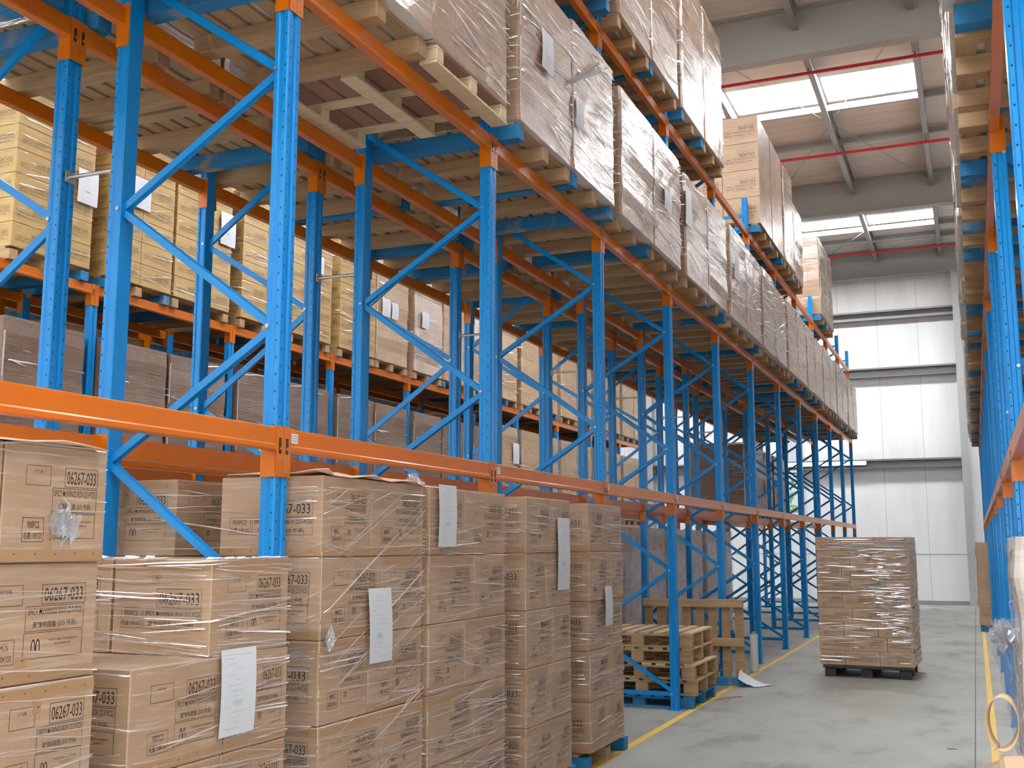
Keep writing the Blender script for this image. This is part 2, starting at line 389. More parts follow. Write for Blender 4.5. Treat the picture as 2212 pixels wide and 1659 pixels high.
# wall lamp
lt = mat('lit_lamp_tube', (1,1,1), 0.4); B(lt).inputs['Emission Color'].default_value = (0.95,1,0.98,1); B(lt).inputs['Emission Strength'].default_value = 14
t = thing('wall_lamp', 'long lit fluorescent batten on the far white wall', 'lamp', (-3.75, YW-0.25, 3.84))
part('housing', MB().bbox(-1.08, 1.08, 0.0, 0.25, -0.05, 0.06).mesh('housing', GREY), t)
part('lamp_tube', MB().tube([(-1.05,-0.03,0.0),(1.05,-0.03,0.0)], 0.045, 12).mesh('lamp_tube', lt), t)

# ------------------------------------------------------------------ racking
HT = 6.55
def post_mesh(nodes, base, mirror, holes, HT=HT):
    poly = [(-0.006,0),(0,0.006),(0,0.033),(-0.011,0.038),(-0.011,0.062),(0,0.067),(0,0.094),(-0.006,0.1),(-0.022,0.1),(-0.028,0.093),(-0.048,0.093),(-0.054,0.1),(-0.070,0.1),(-0.076,0.094),(-0.076,0.006),(-0.070,0),(-0.054,0),(-0.048,0.007),(-0.028,0.007),(-0.022,0)]
    if mirror: poly = [(-1.01 - a, b) for a, b in reversed(poly)]
    mb = MB().prism(poly, 0.0, HT)
    s = -1 if mirror else 1
    X = lambda a: (-1.01 - a) if mirror else a
    z = 0.12
    while holes and z < HT-0.05:
        for y in (0.019, 0.081):
            p = [(X(0.0006), y+0.004*math.cos(q*PI/3), z+0.006*math.sin(q*PI/3)) for q in range(6)]
            mb.add(p, [tuple(range(6)) if not mirror else tuple(range(5,-1,-1))], 1)
        for a in (-0.013,):
            for y, fl_ in ((-0.0006, 0), (0.1006, 1)):
                p = [(X(a)+0.0045*math.cos(q*PI/3), y, z+0.037+0.0055*math.sin(q*PI/3)) for q in range(6)]
                mb.add(p, [tuple(range(6)) if fl_ == 0 else tuple(range(5,-1,-1))], 1)
        z += 0.0752
    for zn in nodes:
        for y0, y1 in ((-0.008, 0.0), (0.1, 0.108)):
            mb.tube([(X(-0.062), y0, zn), (X(-0.062), y1, zn)], 0.010, 8, 2)
    return mb.mesh('post', [BLUE, HOLE, STEEL])
FN = [0.153, 1.345, 2.556, 3.757, 4.955, 6.155]
RN = [0.75, 1.98, 3.2, 4.4, 5.6]
PM = {True: (post_mesh(FN, 0, False, True), post_mesh(RN, 0, True, True)), False: (post_mesh(FN, 0, False, False), post_mesh(RN, 0, True, False))}
brm = []
for i in range(5):
    for a, b in (((-0.055, FN[i]), (-0.955, RN[i])), ((-0.955, RN[i]), (-0.055, FN[i+1]))):
        if i == 0 and a[0] == -0.055: a = (-0.055, 0.17)
        mb = MB(); mb.bar((a[0],0.05,a[1]), (b[0],0.05,b[1]), 0.042, 0.006).bar((a[0],0.036,a[1]+0.0), (b[0],0.036,b[1]), 0.034, 0.022)
        brm.append(mb.mesh('brace', BLUE))
strm = [MB().bar((-0.07,0.05,z), (-0.94,0.05,z), 0.042, 0.025).mesh('strut', BLUE) for z in (0.15, 6.3)]
footm = MB().box(-0.10,0.012,-0.02,0.12,0,0.008).tube([(-0.088,0.05,0.008),(-0.088,0.05,0.02)],0.009,6).mesh('foot_plate', BLUE)
footm2 = MB().box(-1.022,-0.91,-0.02,0.12,0,0.008).mesh('foot_plate', BLUE)
LOW = (post_mesh(FN[:4], 0, False, False, 4.20), post_mesh(RN[:3], 0, True, False, 4.20))
def make_frame(label, group, holes, loc, rz=0, low=False):
    t = thing('upright_frame', label, 'rack frame', loc, rz, group)
    a, b = LOW if low else PM[holes]
    part('post', a, t); part('post', b, t)
    for m in (brm[:6] if low else brm): part('brace', m, t)
    for m in (strm[:1] if low else strm): part('strut', m, t)
    part('foot_plate', footm, t); part('foot_plate', footm2, t)
    return t
def frames(x, y0, i0, i1, where, group, rz=0, near=4, low=False):
    src = {}
    for i in range(i0, i1):
        h = i < near
        loc = (x, y0 + i*P, 0) if rz == 0 else (x, y0 + i*P + 0.1, 0)
        lab = 'blue braced upright frame of %s, %s along the aisle' % (where, ORD[i-i0])
        if h not in src: src[h] = make_frame(lab, group, h, loc, rz, low)
        else: dup(src[h], loc, rz, lab)
frames(X1, YA, 0, 12, 'the aisle rack', 'frames of the rack beside the aisle')
frames(X3-1.02, YA, 0, 12, 'the rear rack', 'frames of the back to back rack', PI)
frames(X5, Y5, -1, 10, 'the far rack', 'frames of the rack across the far aisle', near=1, low=True)
frames(XR, YR, 0, 12, 'the rack seen edge-on', 'frames of the rack seen edge-on', PI, near=3)

# beams: local y 0..LB, outer face x = 0, top z = 0
LB = P - 0.1
def beam_body():
    poly = [(-0.044,-0.10),(0.004,-0.10),(0.007,-0.095),(0.007,-0.078),(0.003,-0.072),(0.003,-0.004),(-0.001,0.0),(-0.030,0.0),(-0.030,-0.022),(-0.044,-0.022)]
    return MB().prism(list(reversed(poly)), 0.003, LB-0.003, 0, 'y')
def conn_mb(far):
    mb = MB()
    if not far:   # at y=0, post spans y -0.1..0
        mb.box(0.0, 0.006, -0.048, 0.004, -0.215, 0.006).box(-0.074, 0.006, 0.0, 0.004, -0.215, 0.006)
    else:
        mb.box(0.0, 0.006, LB-0.004, LB+0.048, -0.215, 0.006).box(-0.074, 0.006, LB-0.004, LB, -0.215, 0.006)
    return mb
def clip_mesh(far):
    yc = LB+0.024 if far else -0.024
    mb = MB().box(0.006, 0.0075, yc-0.009, yc+0.009, -0.115, -0.045, 0)
    mb.tube([(0.0075,yc,-0.092),(0.0105,yc,-0.092)], 0.006, 8, 1)
    for z in (-0.14, -0.195): mb.tube([(0.006,yc,z),(0.0085,yc,z)], 0.005, 6, 2)
    return mb.mesh('safety_clip', [CLIP, STEEL, BLUE])
bm_body = beam_body().mesh('beam_bar', ORANGE)
bm_cn = conn_mb(False).mesh('connector', ORANGE); bm_cf = conn_mb(True).mesh('connector', ORANGE)
bm_c1 = clip_mesh(False); bm_c2 = clip_mesh(True)
mb = beam_body()
for q in (False, True):
    c = conn_mb(q); mb.add(c.v, c.f, 0)
bm_far = mb.mesh('rack_beam', ORANGE)
mb = MB().box(0.0032, 0.0042, 0.012, 0.062, -0.062, -0.018, 0)
for r_ in range(3):
    for c_ in range(6): mb.box(0.0042, 0.0044, 0.018+c_*0.007, 0.0225+c_*0.007, -0.030-r_*0.011, -0.025-r_*0.011, 1)
lab_m = mb.mesh('bay_label', [PAPER, mat('grey_print', (0.3,0.3,0.3), 0.7)])
def make_beam(label, group, loc, rz, near, sticker):
    if near:
        t = thing('rack_beam', label, 'rack beam', loc, rz, group)
        part('beam_bar', bm_body, t)
        c = part('connector', bm_cn, t); part('safety_clip', bm_c1, c)
        c = part('connector', bm_cf, t); part('safety_clip', bm_c2, c)
        if sticker: part('bay_label', lab_m, t, label='small white bay label')
        return t
    return tag(link('rack_beam', bm_far, loc, rz), label, 'rack beam', group)
def beams(x, y0, z, i0, i1, side, where, group, near=5, sticker=False):
    src = None
    for i in range(i0, i1):
        loc = (x, y0 + i*P + 0.1, z) if side > 0 else (x, y0 + (i+1)*P, z)
        rz = 0 if side > 0 else PI
        lab = 'orange beam %s, %s bay along the aisle' % (where, ORD[i-i0])
        if i < near and src is not None: dup(src, loc, rz, lab)
        else:
            b = make_beam(lab, group, loc, rz, i < near, sticker)
            if i < near: src = b
for z, zn in ((Z1,'lowest'), (Z2,'middle'), (Z3,'top')):
    beams(X1, YA, z, -1, 11, 1, 'at %s level, front of the aisle rack' % zn, 'aisle-face beams at %s level' % zn, 6, z == Z1)
    beams(X2, YA, z, -1, 11, -1, 'at %s level, back of the aisle rack' % zn, 'rear beams of the aisle rack at %s level' % zn, 3)
for z, zn in ((Z1,'lowest'), (Z2,'middle')):
    beams(X3, YA, z, -1, 11, 1, 'at %s level, inner face of the rear rack' % zn, 'inner beams of the back to back rack at %s level' % zn, 3)
    beams(X4, YA, z, -1, 11, -1, 'at %s level, outer face of the rear rack' % zn, 'outer beams of the back to back rack at %s level' % zn, 0)
    beams(X5, Y5, z, -1, 9, 1, 'at %s level, front of the far rack' % zn, 'front beams of the rack across the far aisle at %s level' % zn, 0)
    beams(X6, Y5, z, -1, 9, -1, 'at %s level, back of the far rack' % zn, 'rear beams of the rack across the far aisle at %s level' % zn, 0)
for z, zn in ((ZR1,'lowest'), (ZR2,'upper'), (5.75,'top')):
    beams(XR, YR, z, -1, 11, -1, 'at %s level, face of the edge-on rack' % zn, 'face beams of the edge-on rack at %s level' % zn, 3)
    beams(XR+1.01, YR, z, -1, 11, 1, 'at %s level, back of the edge-on rack' % zn, 'rear beams of the edge-on rack at %s level' % zn, 0)
# spacers between the back to back racks
spm = MB().tube([(0,0,0),(X3-X2,0,0)], 0.011, 8).box(-0.004,0.0,-0.03,0.03,-0.03,0.03).box(X3-X2,X3-X2+0.004,-0.03,0.03,-0.03,0.03).mesh('row_spacer', STEEL)
for i in range(12):
    tag(link('row_spacer', spm, (X2-0.0005, YA+i*P+0.05, 3.42)), 'zinc spacer rod joining the aisle rack to the rear rack, %s frame' % ORD[i], 'spacer rod', 'row spacers')

# ------------------------------------------------------------------ pallets: local x -1.14..0 (outer end at 0), y 0..1, z 0..0.122
PH = 0.122
def pallet_meshes(seed, blue):
    r = random.Random(seed); deck = MB(); bear = []
    y = 0.0
    xs = -1.14
    while xs < -0.07:
        wd = r.choice((0.085, 0.095, 0.10)); deck.bbox(xs, min(xs+wd, 0), 0.0, 1.0, 0.100, PH, 0.002); xs += wd + r.uniform(0.022, 0.045)
    for j, yb in enumerate((0.0, 0.45, 0.90)):
        bear.append(MB().bbox(-1.14, 0.0, yb, yb+0.10, 0.0, 0.100, 0.003).mesh('bearer', WOOD_B if blue[j] else WOOD_X))
    return deck.mesh('deck_boards', WOOD_Y), bear
def merged(seed, blue):
    r = random.Random(seed); mb = MB(); xs = -1.14
    while xs < -0.07:
        wd = r.choice((0.085, 0.095, 0.10)); mb.box(xs, min(xs+wd, 0), 0.0, 1.0, 0.100, PH, 0); xs += wd + r.uniform(0.022, 0.045)
    for j, yb in enumerate((0.0, 0.45, 0.90)): mb.box(-1.14, 0, yb, yb+0.10, 0, 0.100, 2 if blue[j] else 1)
    return mb.mesh('wooden_pallet', [WOOD_Y, WOOD_X, WOOD_B])
BL = [(1,0,0), (0,0,1), (0,0,0), (0,1,0), (1,0,1), (0,0,0)]
PV = [pallet_meshes(i, b) for i, b in enumerate(BL)]
PF = [merged(i+20, b) for i, b in enumerate(BL)]
def pallet(loc, label, group=None, near=True, rz=0, v=None):
    v = R0.randrange(6) if v is None else v
    if not near: return tag(link('wooden_pallet', PF[v], loc, rz), label, 'pallet', group)
    t = thing('wooden_pallet', label, 'pallet', loc, rz, group); d, bs = PV[v]
    part('deck', d, t)
    for b in bs: part('bearer', b, t)
    return t
def block_pallet(loc, label, group=None):
    t = thing('wooden_pallet', label, 'pallet', loc, 0, group)
    mb = MB()
    for i in range(8): mb.bbox(-1.14+i*0.143, -1.14+i*0.143+0.125, 0, 1.0, 0.104, PH, 0.002)
    part('deck', mb.mesh('deck', mat('plywood_deck', (0.28,0.15,0.10), 0.7)), t)
    for y in (0.0, 0.45, 0.90):
        part('stringer_board', MB().bbox(-1.14, 0, y, y+0.09, 0.086, 0.104, 0.002).mesh('stringer_board', WOOD_PALE), t)
        for x in (-1.14, -0.62, -0.11): part('block', MB().bbox(x, x+0.11, y, y+0.09, 0.017, 0.086, 0.004).mesh('block', WOOD_PALE), t)
    for x in (-1.14, -0.62, -0.11): part('base_board', MB().bbox(x, x+0.11, 0, 1.0, 0.0, 0.017, 0.002).mesh('base_board', WOOD_PALE), t)
    return t

# ------------------------------------------------------------------ stretch film ribbons
def ribbons(mb, xl, xr, yn, yf, z0, z1, n, seed, side=1, slope=0.06, wmax=0.006, fan=None, d0=0.004, near_w=None, lmax=0.9):
    """pleats of film lying on the near face (y = yn) and on the aisle face (x = xr)"""
    r = random.Random(seed); wn = xr - xl; wa = yf - yn
    X = (lambda a: a) if side > 0 else (lambda a: xl + xr - a)
    for k in range(n):
        ln = r.uniform(0.08, lmax); s0 = r.uniform(-0.1, wn+wa-0.1); z = r.uniform(z0+0.02, z1-0.02)
        sl = r.gauss(0, slope) if fan is None else r.uniform(*fan)
        wd = r.uniform(0.0015, wmax); tilt = r.uniform(-0.9, 0.9); d = d0 + r.random()*0.004
        steps = max(2, int(ln/0.09)); pv = []
        for i in range(steps+1):
            s = min(max(s0 + ln*i/steps, 0.0), wn+wa); zz = min(max(z + sl*(s-s0) + r.gauss(0, 0.0015), z0), z1)
            ww = wd*math.sin(PI*min(max((i+0.25)/(steps+0.5), 0), 1)); o = d + r.uniform(0, 0.002)
            if s <= wn: a, b, nrm = xl + s, yn, (0,-1)
            else: a, b, nrm = xr, yn + s - wn, (1,0)
            o2 = o + ww*tilt
            pv.append((a, b, nrm, zz, ww, o, max(o2, 0.001)))
        vs = []; fs = []
        for i, (a, b, nrm, zz, ww, o, o2) in enumerate(pv):
            vs.append((X(a+nrm[0]*o), b+nrm[1]*o, zz-ww/2)); vs.append((X(a+nrm[0]*o2), b+nrm[1]*o2, zz+ww/2))
            if i and pv[i-1][2] == nrm: fs.append((2*i-2, 2*i, 2*i+1, 2*i-1))
            elif i:   # round the corner
                fs.append((2*i-2, 2*i, 2*i+1, 2*i-1))
        mb.add(vs, fs, 0, True)
def crumple(mb, c, rad, n, seed, sq=(1,1,1)):
    """a crumpled scrap of film: a dented sheet folded about a centre"""
    r = random.Random(seed); M = 9
    ph = [r.uniform(0, 6.28) for _ in range(12)]
    for k in range(n):
        ax = Vector((r.gauss(0,1), r.gauss(0,1), r.gauss(0,1))).normalized(); u = ax.orthogonal().normalized(); v = ax.cross(u)
        vs = []
        for i in range(M):
            for j in range(M):
                a, b = (i/(M-1)-.5)*2, (j/(M-1)-.5)*2
                h = 0.35*math.sin(3*a+ph[k%12]) * math.cos(4*b+ph[(k+3)%12]) + r.gauss(0, 0.07)
                p = (u*a*0.8 + v*b*0.8 + ax*h)*rad
                vs.append((c[0]+p.x*sq[0], c[1]+p.y*sq[1], c[2]+p.z*sq[2]))
        mb.add(vs, [(i*M+j, (i+1)*M+j, (i+1)*M+j+1, i*M+j+1) for i in range(M-1) for j in range(M-1)], 0, False)

# ------------------------------------------------------------------ cartons with print
def text_polys(body, size, sx, bold=0.0):
    cu = bpy.data.curves.new('print', 'FONT'); cu.body = body; cu.size = size; cu.resolution_u = 2; cu.offset = bold*0.3
    cu.fill_mode = 'FRONT'
    o = bpy.data.objects.new('print', cu); COL.objects.link(o)
    dg = bpy.context.evaluated_depsgraph_get(); me = bpy.data.meshes.new_from_object(o.evaluated_get(dg))
    vs = [(v.co.x*sx, v.co.y) for v in me.vertices]; fs = [tuple(p.vertices) for p in me.polygons]
    bpy.data.objects.remove(o); bpy.data.curves.remove(cu); bpy.data.meshes.remove(me)
    x0 = min(v[0] for v in vs); x1 = max(v[0] for v in vs); y0 = min(v[1] for v in vs); y1 = max(v[1] for v in vs)
    return vs, fs, (x0, y0, x1, y1)
TX = {}
def put_text(dst, body, u0, v0, u1, v1, bold=0.0):
    """fit the text in the box u0..u1, v0..v1 (v upward)"""
    if body not in TX: TX[body] = text_polys(body, 1.0, 1.0, bold)
    vs, fs, (x0, y0, x1, y1) = TX[body]
    dst.append(([(u0+(x-x0)/(x1-x0)*(u1-u0), v0+(y-y0)/(y1-y0)*(v1-v0)) for x, y in vs], fs))
def rect(dst, u0, v0, u1, v1, t=0.0016):
    for a, b, c, d in ((u0,v0,u1,v0+t),(u0,v1-t,u1,v1),(u0,v0,u0+t,v1),(u1-t,v0,u1,v1)):
        dst.append(([(a,b),(c,b),(c,d),(a,d)], [(0,1,2,3)]))
def arches(dst, u, v, s):
    """double-arched letter mark"""
    for k in (0, 1):
        c = u + s*(0.25 + 0.5*k); pts_o = []; pts_i = []
        for i in range(9):
            a = PI*i/8; pts_o.append((c + 0.26*s*math.cos(a), v + 0.98*s*math.sin(a)**0.8)); pts_i.append((c + 0.15*s*math.cos(a), v + 0.80*s*math.sin(a)**0.8))
        vs = pts_o + pts_i; dst.append((vs, [(i, i+1, 9+i+1, 9+i) for i in range(8)]))
def face_print(w_, h_, kind):
    """list of (verts2d, faces) in a face of size w_ x h_, u rightward, v upward"""
    D = []; U = lambda a: a*w_; V = lambda a: (1-a)*h_
    if kind == 'A':
        rect(D, U(.20), V(.355), U(.43), V(.185)); put_text(D, '生产日期', U(.27), V(.25), U(.35), V(.22))
        rect(D, U(.565), V(.355), U(.90), V(.185)); put_text(D, '06267-033', U(.585), V(.33), U(.88), V(.215), 0.02)
        rect(D, U(.455), V(.575), U(.895), V(.365)); put_text(D, 'SPICY McWINGS BOX (2/3 PCS)', U(.47), V(.455), U(.88), V(.385), 0.02)
        put_text(D, '麦辣鸡翅盒 (2/3 件装)', U(.51), V(.555), U(.84), V(.495), 0.015)
        rect(D, U(.45), V(.80), U(.89), V(.585)); arches(D, U(.505), V(.735), 0.075*w_*0.9)
        put_text(D, '中国麦当劳餐厅专用包装盒系列', U(.63), V(.665), U(.85), V(.645)); put_text(D, '食品包装有限公司', U(.68), V(.70), U(.80), V(.68))
        rect(D, U(.19), V(.83), U(.39), V(.625)); put_text(D, '900PCS', U(.235), V(.715), U(.345), V(.655), 0.02); put_text(D, '毛重:10KGS', U(.205), V(.805), U(.375), V(.745), 0.015)
    else:
        rect(D, U(.46), V(.51), U(.91), V(.31)); put_text(D, '06267-033', U(.485), V(.475), U(.885), V(.35), 0.02)
        rect(D, U(.325), V(.735), U(.91), V(.52)); put_text(D, 'SPICY McWINGS BOX (2/3 PCS)', U(.345), V(.61), U(.90), V(.545), 0.02)
        put_text(D, '麦辣鸡翅盒 (2/3 件装)', U(.38), V(.71), U(.83), V(.65), 0.015)
        rect(D, U(.095), V(.725), U(.31), V(.515)); put_text(D, '900PCS', U(.13), V(.605), U(.27), V(.545), 0.02); put_text(D, '毛重:10KGS', U(.105), V(.70), U(.295), V(.64), 0.015)
    return D
CM = {}
def carton_mesh(dx, dy, dz, kx, ky, flip, base, both=1):
    """local: x -dx..0, y 0..dy, z 0..dz; aisle face x=0 has print kx, near face y=0 has print ky"""
    key = (dx, dy, dz, kx, ky, flip, base.name, both)
    if key in CM: return CM[key]
    mb = MB().bbox(-dx+0.002, -0.001, 0.002, dy-0.002, 0.0, dz-0.002, 0.004, 0)
    e = 0.0008
    def on_x(u, v): return (-0.001+e, u, (dz-v) if flip and False else v)
    def on_y(u, v): return (-dx+u, 0.002-e, v)
    for D, f in ((face_print(dy, dz, kx) if kx else [], on_x), (face_print(dx, dz, ky) if ky else [], on_y)):
        for vs, fs in D: mb.add([f(u, v) for u, v in vs], fs, 1)
    rr = random.Random(hash(key[:3]) & 255)
    tv = 0.02 if not flip else dz-0.03           # taped flap edge with staple marks
    for f, W in ((on_x, dy), (on_y, dx)):
        if flip is None: continue
        mb.add([f(0.004, tv-0.014), f(W-0.004, tv-0.014), f(W-0.004, tv+0.018), f(0.004, tv+0.018)], [(0,1,2,3)], 2)
        e = 0.0014
        for q in range(5):
            u = W*(0.12+0.19*q); v = tv + rr.uniform(-0.004, 0.006)
            mb.add([f(u,v+0.006), f(u+0.005,v), f(u+0.011,v+0.008), f(u+0.005,v+0.004)], [(0,1,2,3)], 1)
        e = 0.0011
        mb.add([f(W*0.40,tv), f(W*0.48,tv), f(W*0.48,tv+(0.06 if not flip else -0.06)), f(W*0.40,tv+(0.06 if not flip else -0.06))], [(0,1,2,3)], 2)
        u = W*0.44; v = tv+(0.045 if not flip else -0.045); e = 0.0014; mb.add([f(u,v+0.008), f(u+0.006,v), f(u+0.013,v+0.010), f(u+0.006,v+0.005)], [(0,1,2,3)], 1); e = 0.0008
    CM[key] = mb.mesh('carton', [base, INK, TAPE]); return CM[key]
def carton(x, y, z, dx, dy, dz, kx, ky, flip, label, group, base=None, rz=0.0):
    """x: outer (aisle) face, y: near face, z: bottom"""
    return tag(link('carton', carton_mesh(round(dx,3), round(dy,3), round(dz,3), kx, ky, flip, base or KRAFT), (x, y, z), rz), label, 'carton', group)

TH = 0.355; TZ0 = 0.128
TN = ['bottom', 'second', 'third', 'fourth', 'top']
def ground_stack(n, yn, yf, name, group, xo=-2.6, top_cut=None, seed=0, rear=True, fan=None, nr=190):
    r = random.Random(seed)
    pallet((xo-0.03, yn, 0.0), 'blue-washed timber pallet under %s' % name, 'pallets under the floor stacks', True, v=4)
    W = yf - yn
    for t in range(5):
        a = 0.44*W if (t+n) % 2 else 0.56*W
        cuts = [(yn, a), (yn+a, W-a)]
        z = TZ0 + t*TH; jx = r.uniform(-0.008, 0.008)
        if t == 4 and top_cut: cuts = [(top_cut, yf-top_cut)]
        if t == 3 and top_cut: cuts = cuts
        for j, (y, d) in enumerate(cuts):
            kx = 'A' if (t+j) % 3 else 'A'; fl = r.random() < 0.4
            carton(xo+jx, y, z, 0.54, d-0.002, TH, kx, 'B' if (t+n) % 2 else 'A', fl, 'printed carton, %s tier, %s side, %s' % (TN[t], 'near' if j == 0 else 'far', name), group)
        if rear:
            yy = cuts[0][0]
            carton(xo-0.55, yy, z, 0.54, min(a, cuts[0][1])-0.002, TH, 'A', 'A', not (r.random() < 0.4), 'printed carton behind the front row, %s tier, %s' % (TN[t], name), group)
            y2 = yy + min(a, cuts[0][1]); 
            if yf - y2 > 0.2: carton(xo-0.55, y2, z, 0.54, yf-y2-0.002, TH, None, None, None, 'brown carton at the rear corner, %s tier, %s' % (TN[t], name), group)
    mb = MB()
    zt = TZ0+5*TH
    if top_cut:
        ribbons(mb, xo-1.05, xo, yn, yf, 0.15, TZ0+4*TH-0.01, nr, seed+1); ribbons(mb, xo-1.05, xo, top_cut, yf, TZ0+4*TH, zt, nr//3, seed+2)
    else: ribbons(mb, xo-1.05, xo, yn, yf, 0.15, zt, nr, seed+1)
    if fan: ribbons(mb, xo-0.2, xo, yn, yf, fan[0], fan[1], fan[2], seed+3, fan=fan[3], wmax=0.005)
    # bright pleat along the corner
    for q in range(30):
        z = r.uniform(0.2, zt-0.25); l_ = r.uniform(0.01, 0.10); yc = top_cut if (top_cut and z > TZ0+4*TH) else yn
        mb.add([(xo+0.003, yc-0.001, z), (xo+0.001, yc-0.004, z), (xo+0.001, yc-0.004, z+l_), (xo+0.003, yc-0.001, z+l_)], [(0,1,2,3)], 0)
    tag(link('stretch_film', mb.mesh('stretch_film', FILM)), 'clear pleated stretch film wrapped round %s' % name, 'stretch film', 'films round the floor stacks')

ground_stack(0, 1.83, 2.775, 'tall stack cut by the picture edge', 'cartons of the stack at the picture edge', seed=11)
# the stepped stack: four full tiers, the top one set back
def stepped():
    nm = 'lower stack with set-back top'; g = 'cartons of the stepped stack'; xo = -2.6
    pallet((xo-0.03, 2.93, 0), 'blue-washed timber pallet under %s' % nm, 'pallets under the floor stacks', True, v=2)
    for t in range(4):
        z = TZ0 + t*TH
        if t < 3:
            c = [(2.93, 0.50), (3.43, 0.41)] if t != 2 else [(2.935, 0.51), (3.445, 0.40)]
        else: c = [(3.335, 0.50)]
        for j, (y, d) in enumerate(c):
            kx = 'A'
            carton(xo, y, z, 0.54 if t < 3 else 0.46, d-0.002, TH, kx, 'B' if t == 3 else 'A', t in (1,) or t == 3, 'printed carton, %s tier, %s side, %s' % (['bottom','second','third','set-back top'][t], 'near' if j == 0 else 'far', nm), g)
        if t < 3: carton(xo-0.55, 2.93, z, 0.54, 0.45, TH, 'A', 'A', None, 'printed carton behind the front row, %s tier, %s' % (['bottom','second','third'][t], nm), g)
        if t < 3: carton(xo-0.55, 3.38, z, 0.54, 0.45, TH, 'A', 'A', None, 'brown carton at the rear corner, %s tier, %s' % (['bottom','second','third'][t], nm), g)
        if t == 3: carton(xo-0.47, 3.335, z, 0.54, 0.50, TH, 'A', 'A', True, 'brown printed carton behind the aisle row on the set-back top tier', g)
    mb = MB()
    ribbons(mb, xo-1.05, xo, 2.93, 3.84, 0.15, TZ0+3*TH, 170, 31); ribbons(mb, xo-0.95, xo, 3.335, 3.84, TZ0+3*TH, TZ0+4*TH+0.005, 80, 32)
    r = random.Random(5)
    for k_ in range(40):   # film drawn from the step up to the set-back tier
        x = xo - r.uniform(0.0, 0.9); y0 = 2.93; z0 = TZ0+3*TH+0.004; y1 = 3.325; z1 = z0 + r.uniform(0, 0.10); wd = r.uniform(0.002, 0.008); x2 = x + r.uniform(-0.25, 0.25)
        mb.add([(x, y0, z0), (x+wd, y0, z0+0.002), (x2+wd, y1, z1+0.002), (x2, y1, z1)], [(0,1,2,3)], 0)
    for k_ in range(26):   # loose gathered edge on top
        x = xo - r.uniform(0, 0.9); zt = TZ0+4*TH
        mb.add([(x, 3.33, zt), (x+0.04, 3.33, zt+0.002), (x+0.05, 3.335, zt+r.uniform(0.003,0.012)), (x+0.01, 3.335, zt+r.uniform(0.003,0.014))], [(0,1,2,3)], 0)
        y = 3.34+r.uniform(0, 0.45)
        mb.add([(xo+0.002, y, zt), (xo+0.002, y+0.05, zt+0.003), (xo-0.004, y+0.05, zt+r.uniform(0.003,0.008)), (xo-0.004, y, zt+r.uniform(0.003,0.008))], [(0,1,2,3)], 0)
    tag(link('stretch_film', mb.mesh('stretch_film', FILM)), 'clear stretch film gathered round the lower stepped stack', 'stretch film', 'films round the floor stacks')
stepped()
# third stack: rear carton column stands apart
def stack3():
    nm = 'stack behind first blue post'; g = 'cartons of the stack behind the first post'
    ground_stack(1, 4.075, 5.03, nm, g, seed=13, rear=False, fan=(0.5, 1.85, 60, (0.25, 0.55)))
    for t in range(5):
        carton(-3.40, 4.085, TZ0+t*TH-0.01*0, 0.54, 0.44, TH, 'A', 'A', t % 2 == 0, 'brown printed carton standing apart behind the first post, %s tier' % TN[t], g)
stack3()
ground_stack(3, 5.09, 6.10, 'stack hiding second blue post', 'cartons of the stack at the second post', seed=14, fan=(0.4, 1.2, 50, (-0.3, 0.2)))
ground_stack(4, 6.405, 7.22, 'stack beyond second blue post', 'cartons of the stack beyond the second post', seed=15, xo=-2.6)
ground_stack(5, 7.635, 8.46, 'last stack before bare pallets', 'cartons of the last floor stack', seed=16)
# torn paper lids lying on the stacks
def lid(x0, x1, y0, y1, z, seed, label):
    r = random.Random(seed); mb = MB(); nx, ny = 8, 10; vs = []
    for i in range(nx+1):
        for j in range(ny+1):
            e = 0.012 if (i in (0,nx) or j in (0,ny)) else 0
            vs.append((x0+(x1-x0)*i/nx+r.gauss(0,e), y0+(y1-y0)*j/ny+r.gauss(0,e), z+0.004+abs(r.gauss(0,0.008))+0.016*math.sin(2.2*i)*math.sin(j*0.8)**2))
    mb.add(vs, [(i*(ny+1)+j,(i+1)*(ny+1)+j,(i+1)*(ny+1)+j+1,i*(ny+1)+j+1) for i in range(nx) for j in range(ny)], 0, True)
    o = link('cover_sheet', mb.mesh('cover_sheet', PINK)); md = o.modifiers.new('s','SOLIDIFY'); md.thickness = 0.004; md.offset = 1
    tag(o, label, 'cover sheet', 'paper cover sheets on the stacks')
lid(-3.64, -2.56, 1.83, 2.72, TZ0+5*TH, 1, 'crumpled tan cover sheet on the tall stack at the picture edge')
lid(-3.13, -2.58, 4.07, 5.05, TZ0+5*TH, 2, 'crumpled tan cover sheet on the stack behind the first blue post')
mb = MB(); crumple(mb, (-2.62, 2.64, 1.80), 0.075, 5, 4, (0.35,1,1.1)); crumple(mb, (-2.585, 2.60, 1.66), 0.06, 4, 5, (0.2,1,1.3))
tag(link('crumpled_film', mb.mesh('crumpled_film', FILM2)), 'crumpled clear film bunched at the upper corner of the nearest tall stack', 'plastic film')
mb = MB(); crumple(mb, (-2.62, 4.95, 1.93), 0.04, 4, 6)
tag(link('crumpled_film', mb.mesh('crumpled_film', FILM2)), 'small knot of clear film on the stack behind the first post', 'plastic film')
mb = MB(); crumple(mb, (-2.575, 4.12, 1.20), 0.035, 4, 7, (0.4,1,1.6))
tag(link('crumpled_film', mb.mesh('crumpled_film', FILM2)), 'torn film tail at mid-height corner of the stack behind the first post', 'plastic film')

